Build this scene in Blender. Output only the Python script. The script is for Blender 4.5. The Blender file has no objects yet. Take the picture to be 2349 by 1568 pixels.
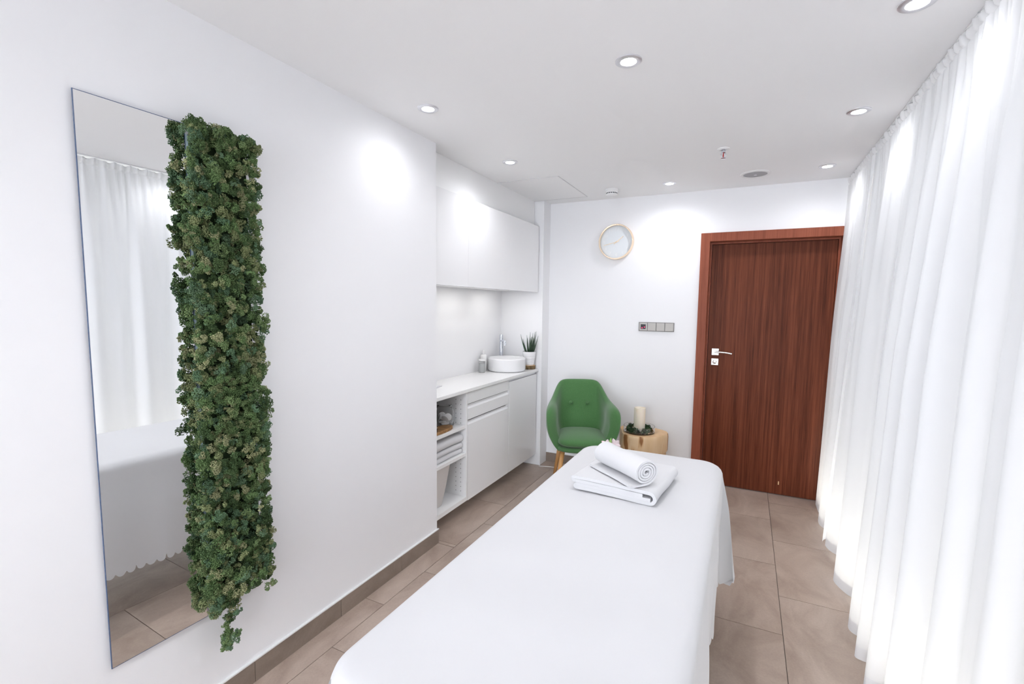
import bpy, bmesh, math, random
import numpy as np
from mathutils import Vector, Matrix
PI = math.pi
scene = bpy.context.scene
col = scene.collection
random.seed(7)
rng = np.random.default_rng(7)

# ------------------------------------------------------------------ camera
W, HP = 2349, 1568
F, YAW, PIT, ROL, CAMH, CX, CY = 1085.07, -.4564, -.0907, .0120, 1.477, 3.6, 15.25
fw = Vector((math.sin(YAW)*math.cos(PIT), math.cos(YAW)*math.cos(PIT), math.sin(PIT)))
r0 = Vector((math.cos(YAW), -math.sin(YAW), 0))
u0 = r0.cross(fw)
rt = r0*math.cos(ROL) + u0*math.sin(ROL)
up = u0*math.cos(ROL) - r0*math.sin(ROL)
cam_d = bpy.data.cameras.new('camera')
cam = bpy.data.objects.new('camera', cam_d)
col.objects.link(cam)
M4 = Matrix((rt, up, -fw)).transposed().to_4x4()
M4.translation = (0, 0, CAMH)
cam.matrix_world = M4
cam_d.sensor_fit = 'HORIZONTAL'
cam_d.sensor_width = 36
cam_d.lens = F*36/W
cam_d.shift_x = -CX/W
cam_d.shift_y = CY/W
cam_d.clip_start = .02
scene.camera = cam

# ------------------------------------------------------------------ world, exposure
world = bpy.data.worlds.new('world')
scene.world = world
world.use_nodes = True
world.node_tree.nodes['Background'].inputs[0].default_value = (.75, .85, 1, 1)
world.node_tree.nodes['Background'].inputs[1].default_value = .4
vs = scene.view_settings
vs.view_transform = 'Standard'
vs.look = 'None'
vs.gamma = 1
vs.use_curve_mapping = False
vs.exposure = 0.88
scene.cycles.use_light_tree = False

LAMP_W = 9.0        # watts of each ceiling downlight
LAMP_COL = (.955, .962, 1.0)
STRIP_W = 7.0       # LED strip on the floor behind the curtain, each of its lengths
UNDER_FILL_W = 1.3        # fill light added under the wall cabinets, per metre
CURTAIN_FILL_W = 9.0     # fill light from the unseen glazing added behind the curtain
BACK_FILL_W = 80.0      # fill light from the unseen opening added behind the photographer

# room dimensions, metres
A, H, D = 1.6607, 2.4042, 4.1217     # left wall at x=-A, ceiling height, far wall
YC, YE = 2.333, 3.965                # alcove from YC to YE
XB = -2.08                           # alcove back
XR = .96                             # wall behind the curtain
YB = -4.4                            # wall behind the photographer

# ------------------------------------------------------------------ helpers
def tag(o, label=None, cat=None, group=None, kind=None):
    if label: o['label'] = label
    if cat: o['category'] = cat
    if group: o['group'] = group
    if kind: o['kind'] = kind
    return o

def empty(name, loc=(0, 0, 0), rz=0):
    o = bpy.data.objects.new(name, None)
    col.objects.link(o)
    o.location = loc
    o.rotation_euler = (0, 0, rz)
    o.empty_display_size = .05
    return o

def clone(o, parent=None):
    c = o.copy()
    col.objects.link(c)
    c.parent = parent
    for ch in list(o.children):
        clone(ch, c)
    return c

class MB:
    def __init__(s):
        s.v, s.f, s.m = [], [], []
    def add(s, vs_, fs, mi=0):
        n = len(s.v)
        s.v += [tuple(p) for p in vs_]
        s.f += [tuple(i+n for i in f) for f in fs]
        s.m += [mi]*len(fs)
        return s
    def box(s, x0, x1, y0, y1, z0, z1, mi=0):
        v = [(x, y, z) for z in (z0, z1) for y in (y0, y1) for x in (x0, x1)]
        f = [(0, 2, 3, 1), (4, 5, 7, 6), (0, 1, 5, 4), (2, 6, 7, 3), (0, 4, 6, 2), (1, 3, 7, 5)]
        return s.add(v, f, mi)
    def lathe(s, prof, n=32, c=(0, 0, 0), mi=0, cap0=True, cap1=True, wob=None):
        vs_, fs = [], []
        for (r, z) in prof:
            for k in range(n):
                a = 2*PI*k/n
                rr = r*(wob(a, z) if wob else 1)
                vs_.append((c[0]+rr*math.cos(a), c[1]+rr*math.sin(a), c[2]+z))
        for j in range(len(prof)-1):
            for k in range(n):
                k2 = (k+1) % n
                fs.append((j*n+k, j*n+k2, (j+1)*n+k2, (j+1)*n+k))
        if cap0: fs.append(tuple(reversed(range(n))))
        if cap1: fs.append(tuple((len(prof)-1)*n+k for k in range(n)))
        return s.add(vs_, fs, mi)
    def tube(s, pts, rad, n=10, mi=0):
        pts = [Vector(p) for p in pts]
        rads = rad if isinstance(rad, (list, tuple)) else [rad]*len(pts)
        vs_, fs = [], []
        t0 = (pts[1]-pts[0]).normalized()
        ref = Vector((0, 0, 1)) if abs(t0.z) < .9 else Vector((1, 0, 0))
        a = t0.cross(ref).normalized()
        for i, p in enumerate(pts):
            t = (pts[min(i+1, len(pts)-1)]-pts[max(i-1, 0)]).normalized()
            a = (a - t*a.dot(t)).normalized()
            b = t.cross(a)
            for k in range(n):
                q = 2*PI*k/n
                vs_.append(p + (a*math.cos(q)+b*math.sin(q))*rads[i])
        for i in range(len(pts)-1):
            for k in range(n):
                k2 = (k+1) % n
                fs.append((i*n+k, i*n+k2, (i+1)*n+k2, (i+1)*n+k))
        fs.append(tuple(reversed(range(n))))
        fs.append(tuple((len(pts)-1)*n+k for k in range(n)))
        return s.add(vs_, fs, mi)
    def prism(s, poly, z0, z1, mi=0):
        n = len(poly)
        v = [(x, y, z0) for x, y in poly]+[(x, y, z1) for x, y in poly]
        f = [tuple(reversed(range(n))), tuple(range(n, 2*n))]
        f += [(k, (k+1) % n, n+(k+1) % n, n+k) for k in range(n)]
        return s.add(v, f, mi)
    def grid(s, P, mi=0, flip=False, closed=False):
        ny, nx = len(P), len(P[0])
        v = [p for row in P for p in row]
        f = []
        for j in range(ny-1):
            for i in range(nx if closed else nx-1):
                i2 = (i+1) % nx
                q = (j*nx+i, j*nx+i2, (j+1)*nx+i2, (j+1)*nx+i)
                f.append(tuple(reversed(q)) if flip else q)
        return s.add(v, f, mi)
    def build(s, name, mats, parent=None, smooth=False, bevel=0, seg=2, sub=0, loc=None):
        me = bpy.data.meshes.new(name)
        me.from_pydata(s.v, [], s.f)
        if not isinstance(mats, (list, tuple)): mats = [mats]
        for m in mats: me.materials.append(m)
        if len(mats) > 1: me.polygons.foreach_set('material_index', s.m)
        if smooth: me.polygons.foreach_set('use_smooth', [True]*len(me.polygons))
        me.update()
        o = bpy.data.objects.new(name, me)
        col.objects.link(o)
        if parent: o.parent = parent
        if loc: o.location = loc
        if bevel:
            b = o.modifiers.new('bevel', 'BEVEL')
            b.width = bevel; b.segments = seg; b.limit_method = 'ANGLE'; b.angle_limit = .6
            if not smooth:
                for p in me.polygons: p.use_smooth = True
                w = o.modifiers.new('wn', 'WEIGHTED_NORMAL'); w.keep_sharp = False
        if sub:
            b = o.modifiers.new('sub', 'SUBSURF'); b.levels = sub; b.render_levels = sub
        return o

def auto_smooth(o, ang=.7):
    me = o.data
    bm = bmesh.new(); bm.from_mesh(me)
    for e in bm.edges:
        if len(e.link_faces) == 2 and e.calc_face_angle(0) > ang: e.smooth = False
    for f in bm.faces: f.smooth = True
    bm.to_mesh(me); bm.free()
    return o

# ------------------------------------------------------------------ materials
def mat(name, c, rough=.5, metal=0, spec=.5, bump=None, var=None, coat=0, sheen=0, trans=0, ior=1.45, emit=None, sss=0):
    """bump=(scale, strength, dist); var=(scale, other colour, lo, hi, (sx,sy,sz), coord)"""
    m = bpy.data.materials.new(name); m.use_nodes = True
    nt = m.node_tree; b = nt.nodes['Principled BSDF']
    b.inputs['Base Color'].default_value = (*c, 1)
    b.inputs['Roughness'].default_value = rough
    b.inputs['Metallic'].default_value = metal
    b.inputs['Specular IOR Level'].default_value = spec
    b.inputs['Coat Weight'].default_value = coat
    b.inputs['Coat Roughness'].default_value = .05
    b.inputs['Sheen Weight'].default_value = sheen
    b.inputs['Transmission Weight'].default_value = trans
    b.inputs['IOR'].default_value = ior
    if sss:
        b.inputs['Subsurface Weight'].default_value = sss
        b.inputs['Subsurface Radius'].default_value = (.03, .02, .012)
        b.inputs['Subsurface Scale'].default_value = .6
    if emit:
        b.inputs['Emission Color'].default_value = (*emit[0], 1)
        b.inputs['Emission Strength'].default_value = emit[1]
    tc = nt.nodes.new('ShaderNodeTexCoord')
    if var:
        sc, c2, lo, hi, st, crd = var
        mp = nt.nodes.new('ShaderNodeMapping'); mp.inputs['Scale'].default_value = st
        nz = nt.nodes.new('ShaderNodeTexNoise'); nz.inputs['Scale'].default_value = sc; nz.inputs['Detail'].default_value = 5
        cr = nt.nodes.new('ShaderNodeValToRGB')
        cr.color_ramp.elements[0].position = lo; cr.color_ramp.elements[0].color = (*c, 1)
        cr.color_ramp.elements[1].position = hi; cr.color_ramp.elements[1].color = (*c2, 1)
        nt.links.new(tc.outputs[crd], mp.inputs[0]); nt.links.new(mp.outputs[0], nz.inputs[0])
        nt.links.new(nz.outputs[0], cr.inputs[0]); nt.links.new(cr.outputs[0], b.inputs['Base Color'])
    if bump:
        nz = nt.nodes.new('ShaderNodeTexNoise'); nz.inputs['Scale'].default_value = bump[0]; nz.inputs['Detail'].default_value = 3
        bp = nt.nodes.new('ShaderNodeBump'); bp.inputs['Strength'].default_value = bump[1]; bp.inputs['Distance'].default_value = bump[2]
        nt.links.new(tc.outputs['Object'], nz.inputs[0]); nt.links.new(nz.outputs[0], bp.inputs['Height'])
        nt.links.new(bp.outputs[0], b.inputs['Normal'])
    return m

def tile_mat(name, c1, c2, rough):
    m = bpy.data.materials.new(name); m.use_nodes = True
    nt = m.node_tree; N = nt.nodes; L = nt.links; b = N['Principled BSDF']
    tc = N.new('ShaderNodeTexCoord'); oi = N.new('ShaderNodeObjectInfo')
    ma = N.new('ShaderNodeMath'); ma.operation = 'MULTIPLY'; ma.inputs[1].default_value = 40
    L.new(oi.outputs['Random'], ma.inputs[0])
    ad = N.new('ShaderNodeVectorMath'); ad.operation = 'ADD'
    L.new(tc.outputs['Object'], ad.inputs[0]); L.new(ma.outputs[0], ad.inputs[1])
    mp = N.new('ShaderNodeMapping'); mp.inputs['Scale'].default_value = (1, .55, 1); mp.inputs['Rotation'].default_value = (0, 0, .5)
    L.new(ad.outputs[0], mp.inputs[0])
    n1 = N.new('ShaderNodeTexNoise'); n1.inputs['Scale'].default_value = 5; n1.inputs['Detail'].default_value = 8; n1.inputs['Distortion'].default_value = .7; n1.inputs['Roughness'].default_value = .6
    n2 = N.new('ShaderNodeTexNoise'); n2.inputs['Scale'].default_value = 120; n2.inputs['Detail'].default_value = 2
    L.new(mp.outputs[0], n1.inputs[0]); L.new(ad.outputs[0], n2.inputs[0])
    cr = N.new('ShaderNodeValToRGB')
    cr.color_ramp.elements[0].position = .30; cr.color_ramp.elements[0].color = (*c1, 1)
    cr.color_ramp.elements[1].position = .72; cr.color_ramp.elements[1].color = (*c2, 1)
    L.new(n1.outputs[0], cr.inputs[0])
    mr = N.new('ShaderNodeMapRange'); mr.inputs[3].default_value = .90; mr.inputs[4].default_value = 1.10
    L.new(n2.outputs[0], mr.inputs[0])
    hs = N.new('ShaderNodeHueSaturation')
    mr2 = N.new('ShaderNodeMapRange'); mr2.inputs[3].default_value = .93; mr2.inputs[4].default_value = 1.07
    L.new(oi.outputs['Random'], mr2.inputs[0])
    mm = N.new('ShaderNodeMath'); mm.operation = 'MULTIPLY'
    L.new(mr.outputs[0], mm.inputs[0]); L.new(mr2.outputs[0], mm.inputs[1])
    L.new(cr.outputs[0], hs.inputs['Color']); L.new(mm.outputs[0], hs.inputs['Value'])
    L.new(hs.outputs[0], b.inputs['Base Color'])
    b.inputs['Roughness'].default_value = rough
    b.inputs['Specular IOR Level'].default_value = .5
    bp = N.new('ShaderNodeBump'); bp.inputs['Strength'].default_value = .12; bp.inputs['Distance'].default_value = .001
    L.new(n1.outputs[0], bp.inputs['Height']); L.new(bp.outputs[0], b.inputs['Normal'])
    return m

def wood_mat(name, dark, light, axis_scale, rough, fine=1.0, coat=0, spec=.5):
    m = bpy.data.materials.new(name); m.use_nodes = True
    nt = m.node_tree; N = nt.nodes; L = nt.links; b = N['Principled BSDF']
    tc = N.new('ShaderNodeTexCoord'); mp = N.new('ShaderNodeMapping'); mp.inputs['Scale'].default_value = axis_scale
    L.new(tc.outputs['Object'], mp.inputs[0])
    n1 = N.new('ShaderNodeTexNoise'); n1.inputs['Scale'].default_value = 1; n1.inputs['Detail'].default_value = 4; n1.inputs['Distortion'].default_value = .15
    mp2 = N.new('ShaderNodeMapping'); mp2.inputs['Scale'].default_value = tuple(a*5.5*fine for a in axis_scale)
    L.new(tc.outputs['Object'], mp2.inputs[0])
    n2 = N.new('ShaderNodeTexNoise'); n2.inputs['Scale'].default_value = 1; n2.inputs['Detail'].default_value = 3
    L.new(mp.outputs[0], n1.inputs[0]); L.new(mp2.outputs[0], n2.inputs[0])
    mx = N.new('ShaderNodeMath'); mx.operation = 'MULTIPLY_ADD'; mx.inputs[1].default_value = .45
    L.new(n2.outputs[0], mx.inputs[0])
    m2 = N.new('ShaderNodeMath'); m2.operation = 'MULTIPLY'; m2.inputs[1].default_value = .55
    L.new(n1.outputs[0], m2.inputs[0]); L.new(m2.outputs[0], mx.inputs[2])
    cr = N.new('ShaderNodeValToRGB')
    cr.color_ramp.elements[0].position = .36; cr.color_ramp.elements[0].color = (*dark, 1)
    cr.color_ramp.elements[1].position = .64; cr.color_ramp.elements[1].color = (*light, 1)
    L.new(mx.outputs[0], cr.inputs[0]); L.new(cr.outputs[0], b.inputs['Base Color'])
    b.inputs['Roughness'].default_value = rough
    b.inputs['Coat Weight'].default_value = coat
    b.inputs['Specular IOR Level'].default_value = spec
    b.inputs['Coat Roughness'].default_value = .25
    return m

def curtain_mat(name, c, tr):
    m = bpy.data.materials.new(name); m.use_nodes = True
    nt = m.node_tree; N = nt.nodes; L = nt.links
    N.remove(N['Principled BSDF'])
    out = N['Material Output']
    d = N.new('ShaderNodeBsdfDiffuse'); d.inputs[0].default_value = (*c, 1)
    t = N.new('ShaderNodeBsdfTranslucent'); t.inputs[0].default_value = (*c, 1)
    mx = N.new('ShaderNodeMixShader'); mx.inputs[0].default_value = tr
    tc = N.new('ShaderNodeTexCoord')
    nz = N.new('ShaderNodeTexNoise'); nz.inputs['Scale'].default_value = 25
    bp = N.new('ShaderNodeBump'); bp.inputs['Strength'].default_value = .06; bp.inputs['Distance'].default_value = .004
    L.new(tc.outputs['Object'], nz.inputs[0]); L.new(nz.outputs[0], bp.inputs['Height'])
    L.new(bp.outputs[0], d.inputs['Normal'])
    L.new(d.outputs[0], mx.inputs[1]); L.new(t.outputs[0], mx.inputs[2]); L.new(mx.outputs[0], out.inputs[0])
    return m

def attr_mat(name, attr, rough=.85):
    m = bpy.data.materials.new(name); m.use_nodes = True
    nt = m.node_tree; b = nt.nodes['Principled BSDF']
    at = nt.nodes.new('ShaderNodeAttribute'); at.attribute_name = attr
    nt.links.new(at.outputs['Color'], b.inputs['Base Color'])
    b.inputs['Roughness'].default_value = rough
    b.inputs['Specular IOR Level'].default_value = .15
    return m

M_wall = mat('wall_paint', (.90, .90, .915), .75, spec=.25)
M_ceil = mat('ceiling_paint', (.94, .94, .945), .8, spec=.2)
M_tile = tile_mat('floor_tile', (.335, .252, .203), (.53, .43, .36), .36)
M_base = tile_mat('baseboard_tile', (.20, .155, .125), (.32, .255, .21), .45)
M_grout = mat('grout', (.13, .105, .09), .9)
M_caulk = mat('white_bead', (.85, .85, .85), .5)
M_lacq = mat('white_gloss_lacquer', (.90, .90, .91), .12, coat=.2)
M_carc = mat('white_carcass', (.90, .90, .90), .45)
M_count = mat('white_worktop', (.88, .88, .88), .22)
M_hole = mat('dark_hole', (.06, .06, .07), .8)
M_gap_shade = mat('gap_shade_paint', (.05, .05, .06), .7)
M_door = wood_mat('sapele_veneer', (.072, .0175, .0075), (.205, .057, .026), (60, 60, .9), .45, coat=.0, spec=.12)
M_frame = wood_mat('sapele_frame', (.22, .060, .032), (.32, .098, .055), (20, 20, 1.0), .45, coat=.0, spec=.15)
M_steel = mat('brushed_nickel', (.80, .79, .77), .28, metal=1)
M_chrome = mat('chrome', (.75, .78, .84), .06, metal=1)
M_trim = mat('brushed_trim', (.78, .78, .81), .38, metal=.85)
M_white = mat('white_plastic', (.86, .86, .86), .4)
M_lens = mat('lit_lens', (1, 1, 1), .3, emit=((.96, .98, 1), 30))
M_gold = mat('polished_brass', (.93, .76, .58), .2, metal=1)
M_dial = mat('clock_dial', (.80, .84, .87), .5)
M_numer = mat('clock_numeral', (.86, .88, .90), .4)
M_glass = mat('clear_glass', (1, 1, 1), .0, trans=1, ior=1.45)
M_switch = mat('champagne_plastic', (.50, .48, .455), .4)
M_switchf = mat('switch_frame', (.22, .21, .20), .4)
M_black = mat('black_panel', (.02, .02, .025), .25)
M_red = mat('red_led', (.6, .02, .08), .4, emit=((1, .05, .15), 1.2))
M_ceram = mat('white_ceramic', (.86, .86, .87), .12)
M_fabric = mat('green_wool', (.055, .15, .050), .95, spec=.1, sheen=.35, bump=(420, .6, .0015),
               var=(500, (.10, .225, .085), .35, .65, (1, 1, 1), 'Object'))
M_oak = wood_mat('oak', (.45, .22, .07), (.62, .33, .12), (30, 30, 3), .45)
M_sheet = mat('white_cotton', (.70, .70, .715), .85, spec=.1, sheen=.15, bump=(7, .10, .02))
M_towel = mat('white_terry', (.73, .73, .745), .95, spec=.05, sheen=.25, bump=(650, .5, .0012))
M_cush = mat('grey_vinyl', (.35, .35, .36), .5)
M_legm = mat('white_metal', (.75, .75, .76), .35)
M_moss = attr_mat('moss', 'tint')
M_mossb = mat('moss_backing', (.03, .055, .02), .9)
M_edge = mat('pale_glass_edge', (.55, .68, .78), .15, spec=.8)
M_medge = mat('mirror_edge', (.08, .12, .22), .2, spec=.6)
M_mirror = mat('mirror_silver', (.90, .91, .91), 0, metal=1)
M_curt = curtain_mat('sheer_white', (.87, .87, .88), .36)
M_hem = curtain_mat('sheer_white_hem', (.84, .84, .86), .12)
M_wax = mat('ivory_wax', (.86, .78, .66), .5, sss=.4)
M_soil = mat('soil', (.05, .035, .025), .9)
M_leaf = mat('dark_leaf', (.018, .045, .022), .4, var=(30, (.05, .09, .05), .4, .6, (1, 1, .4), 'Object'))
M_grille = mat('grey_grille', (.42, .42, .44), .6)
M_sprred = mat('red_bulb', (.45, .01, .02), .1)
M_bark = mat('bark', (.06, .04, .022), .95, bump=(90, 1, .006), var=(55, (.20, .14, .07), .4, .6, (1, 1, .3), 'Object'))
M_cut = mat('cut_wood', (.66, .41, .21), .6, var=(6, (.76, .53, .31), .35, .65, (1, 1, 1), 'Object'))
M_cotton = mat('cotton_pad', (.88, .88, .88), .95)
M_paper = mat('grey_paper', (.62, .62, .66), .5)
M_bottle = mat('black_glass_bottle', (.012, .012, .015), .12)
M_olive = wood_mat('olive_wood', (.16, .075, .03), (.48, .26, .10), (8, 45, 45), .5)
M_soap = mat('milky_soap', (.78, .80, .80), .25)
M_bin = mat('white_wicker', (.78, .75, .73), .7, bump=(45, .4, .004))
M_petal = mat('pink_petal', (.85, .72, .74), .6, var=(22, (.80, .35, .40), .55, .75, (1, 1, 1), 'Object'))
M_pgreen = mat('fresh_leaf', (.26, .45, .12), .5)
M_cable = mat('white_cable', (.8, .78, .76), .5)
M_led = mat('led_strip', (1, 1, 1), .5, emit=((1, .98, .9), 6))

# ------------------------------------------------------------------ setting
def struct(o): o['kind'] = 'structure'; return o

# floor: grout bed + single tiles
XS, TW, TL, G = .2208, .439, .6566, .003
fl = struct(MB().box(XB-.12, XR+.1, YB-.1, D+.2, -.10, -.003).build('floor', M_grout))
tile_cache = {}
def tile(x0, x1, y0, y1):
    w, l = round(x1-x0-G, 4), round(y1-y0-G, 4)
    key = (w, l)
    if key not in tile_cache:
        o = MB().box(-w/2, w/2, -l/2, l/2, -.009, 0).build('floor_tile', M_tile)
        tile_cache[key] = o.data
    else:
        o = bpy.data.objects.new('floor_tile', tile_cache[key]); col.objects.link(o)
    o.location = ((x0+x1)/2, (y0+y1)/2, 0)
    o.parent = fl
row = 0
for i in range(-5, 3):
    x0, x1 = XS+i*TW, XS+(i+1)*TW
    if x1 <= XB: continue
    off = 2.695 if i % 2 == 0 else 3.021            # measured joints: row right of XS / left of XS
    x1c = min(x1, XR)
    k0 = math.floor((YB-off)/TL)
    for k in range(k0, 14):
        y0, y1 = off+k*TL, off+(k+1)*TL
        y0c, y1c = max(y0, YB), min(y1, D+.12)
        if y1c-y0c < .02: continue
        if x0 < -A-.01:      # row along the left wall: cut at the wall, full inside the alcove
            segs = []
            a0, a1 = max(y0c, YC+.002), min(y1c, YE-.002)
            if a1-a0 > .02: segs.append((max(x0, XB), x1c, a0, a1))
            if x1 > -A:
                for (b0, b1) in ((y0c, min(y1c, YC)), (max(y0c, YE), min(y1c, D))):
                    if b1-b0 > .02: segs.append((max(x0, -A), x1c, b0, b1))
            for s_ in segs: tile(*s_)
        else:
            if y1c > D and not (x1 > -.36 and x0 < .66): y1c = D
            tile(max(x0, XB), x1c, y0c, y1c)

# left wall with the kitchen alcove (one shell), far wall with the door opening
m = MB()
m.box(-A-.12, -A, YB, YC, 0, H)                      # run beside the mirror
struct(m.build('wall_left', M_wall))
struct(MB().box(XB-.1, -A-.12, YC-.12, YC, 0, H).build('wall_alcove_near', M_wall))
struct(MB().box(XB-.1, XB, YC, YE, 0, H).build('wall_alcove_back', M_wall))
struct(MB().box(XB-.1, -A, YE, D+.14, 0, H).build('wall_alcove_far', M_wall))
DX0, DX1, DZ = -.3586, .655, 2.068                   # outer frame of the door
m = MB()
m.box(-A, DX0+.02, D, D+.14, 0, H)
m.box(DX1-.02, XR+.1, D, D+.14, 0, H)
m.box(DX0+.02, DX1-.02, D, D+.14, DZ-.02, H)
struct(m.build('wall_far', M_wall))
# wall behind the curtain: added glazed front, its fill diffused by the sheer curtain
GY0, GY1, GZ0, GZ1 = -3.6, 3.92, .06, 2.30
m = MB()
m.box(XR, XR+.1, YB, GY0, 0, H); m.box(XR, XR+.1, GY1, D, 0, H)
m.box(XR, XR+.1, GY0, GY1, 0, GZ0); m.box(XR, XR+.1, GY0, GY1, GZ1, H)
struct(m.build('wall_right', M_wall))
NP = 6; pw = (GY1-GY0)/NP
for k in range(NP):
    yc_ = GY0+pw*(k+.5)
    wn = struct(empty('window_%d' % (k+2), (XR+.05, yc_, GZ0)))
    h_ = GZ1-GZ0; q_ = pw/2
    m = MB(); m.box(-.03, .03, -q_, -q_+.03, 0, h_); m.box(-.03, .03, q_-.03, q_, 0, h_); m.box(-.03, .03, -q_+.03, q_-.03, 0, .03); m.box(-.03, .03, -q_+.03, q_-.03, h_-.03, h_)
    m.build('window_frame', M_white, wn)
    MB().box(-.004, .004, -q_+.03, q_-.03, .03, h_-.03).build('pane', M_glass, wn)
ld = bpy.data.lights.new('curtain_fill', 'AREA'); ld.shape = 'RECTANGLE'; ld.size = GZ1-GZ0; ld.size_y = GY1-GY0  # area fill added behind the curtain
ld.energy = CURTAIN_FILL_W; ld.color = (.93, .96, 1)
lo = bpy.data.objects.new('curtain_fill', ld); col.objects.link(lo)
lo.location = (XR-.004, (GY0+GY1)/2, (GZ0+GZ1)/2); lo.rotation_euler = (0, PI/2, 0)
# wall behind the photographer, with unseen glazing added for fill light
WX0, WX1, WZ0, WZ1 = -1.3, .50, .25, 2.30
m = MB()
m.box(-A, WX0, YB-.1, YB, 0, H); m.box(WX1, XR, YB-.1, YB, 0, H)
m.box(WX0, WX1, YB-.1, YB, 0, WZ0); m.box(WX0, WX1, YB-.1, YB, WZ1, H)
struct(m.build('wall_back', M_wall))
win = struct(empty('window_1', ((WX0+WX1)/2, YB-.05, WZ0)))
m = MB(); w2, hh = (WX1-WX0)/2, WZ1-WZ0
m.box(-w2, -w2+.05, -.03, .03, 0, hh); m.box(w2-.05, w2, -.03, .03, 0, hh); m.box(-.03, .03, -.03, .03, .05, hh-.05)
m.box(-w2+.05, w2-.05, -.03, .03, 0, .05); m.box(-w2+.05, w2-.05, -.03, .03, hh-.05, hh)
m.build('window_frame', M_white, win, bevel=.004)
for sx in (-1, 1):
    MB().box(min(sx*.03, sx*(w2-.05)), max(sx*.03, sx*(w2-.05)), -.004, .004, .05, hh-.05).build('pane', M_glass, win)
ld = bpy.data.lights.new('daylight', 'AREA'); ld.shape = 'RECTANGLE'; ld.size = WX1-WX0; ld.size_y = WZ1-WZ0  # area fill added at the unseen opening
ld.energy = BACK_FILL_W; ld.color = (.87, .92, 1)
lo = bpy.data.objects.new('window_daylight', ld); col.objects.link(lo)
lo.location = ((WX0+WX1)/2, YB+.02, (WZ0+WZ1)/2); lo.rotation_euler = (PI/2, 0, 0)
struct(MB().box(XB-.1, XR+.1, YB-.1, D+.14, H, H+.1).build('ceiling', M_ceil))

# baseboards: single tile pieces with a white bead on top
bb = struct(empty('baseboard_left', (-A, 0, 0)))
ys = [YB]+[1.11+.437*k for k in range(-12, 3)]+[YC+.006]
for y0, y1 in zip(ys[:-1], ys[1:]):
    MB().box(0, .009, y0+.001, y1-.001, 0, .087).build('baseboard_tile', M_base, bb)
MB().box(0, .011, YB, YC+.008, .087, .0925).build('bead', M_caulk, bb)
bb = struct(empty('baseboard_far', (0, D, 0)))
xs_ = [-A, -1.28, -.84, DX0]
for x0, x1 in zip(xs_[:-1], xs_[1:]):
    MB().box(x0+.001, x1-.001, -.009, 0, 0, .087).build('baseboard_tile', M_base, bb)
MB().box(-A, DX0, -.011, 0, .087, .0905).build('bead', M_caulk, bb)

# door
dr = struct(empty('door_1', ((DX0+DX1)/2, D, 0)))
hw = (DX1-DX0)/2; FWD = .068; T = .055
m = MB()
fr = MB()
fr.box(-hw, -hw+FWD, -.022, .14, 0, DZ)
fr.box(hw-FWD, hw, -.022, .14, 0, DZ)
fr.box(-hw+FWD, hw-FWD, -.022, .14, DZ-FWD, DZ)
fo = fr.build('door_frame', M_frame, dr, bevel=.003)
st = MB()      # rebate inside the frame
st.box(-hw+FWD, -hw+FWD+.012, .060, .14, 0, DZ-FWD); st.box(hw-FWD-.012, hw-FWD, .060, .14, 0, DZ-FWD)
st.box(-hw+FWD+.012, hw-FWD-.012, .060, .14, DZ-FWD-.012, DZ-FWD)
st.build('door_stop', M_frame, dr)
lf = MB().box(-hw+FWD+.014, hw-FWD-.014, .088, .13, .006, DZ-FWD-.014).build('door_leaf', M_door, dr, bevel=.002)
cx0 = (DX0+DX1)/2
hx = -.218-cx0                          # handle rose centre
yl = .088
MB().box(hx-.027, hx+.027, yl-.010, yl, 1.092, 1.146).build('handle_rose', M_steel, lf, bevel=.002)
MB().box(hx-.027, hx+.027, yl-.010, yl, 1.010, 1.064).build('lock_rose', M_steel, lf, bevel=.002)
m = MB(); m.tube([(hx, yl-.008, 1.120), (hx, yl-.05, 1.120)], .010, 14)
m.tube([(hx-.004, yl-.05, 1.120), (hx+.04, yl-.052, 1.121), (hx+.085, yl-.052, 1.119), (hx+.125, yl-.05, 1.112)], [.009, .008, .0075, .0075], 12)
auto_smooth(m.build('lever', M_steel, lf))
m = MB(); m.lathe([(.017, 0), (.017, .012), (.014, .014)], 24)
kn = auto_smooth(m.build('thumb_turn', M_steel, lf)); kn.rotation_euler = (PI/2, 0, 0); kn.location = (hx, yl-.009, 1.037)
ms = MB(); ms.box(.14, .148, yl-.0006, yl, .085, .112); ms.build('scratch', M_cut, lf)

# ceiling access hatch: thin frame lines
hx0, hx1, hy0, hy1 = -1.90, -1.262, 3.255, 3.95
hatch = empty('ceiling_hatch', ((hx0+hx1)/2, (hy0+hy1)/2, H))
tag(hatch, 'flush white access hatch in the ceiling above the sink alcove', 'hatch')
w2, l2 = (hx1-hx0)/2, (hy1-hy0)/2
MB().box(-w2+.004, w2-.004, -l2+.004, l2-.004, -.0025, 0).build('hatch_panel', M_ceil, hatch)
m = MB()
m.box(-w2-.002, -w2+.002, -l2, l2, -.0035, 0); m.box(w2-.002, w2+.002, -l2, l2, -.0035, 0)
m.box(-w2, w2, -l2-.002, -l2+.002, -.0035, 0); m.box(-w2, w2, l2-.002, l2+.002, -.0035, 0)
m.build('hatch_frame', mat('hatch_edge', (.66, .66, .675), .5), hatch)

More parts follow.
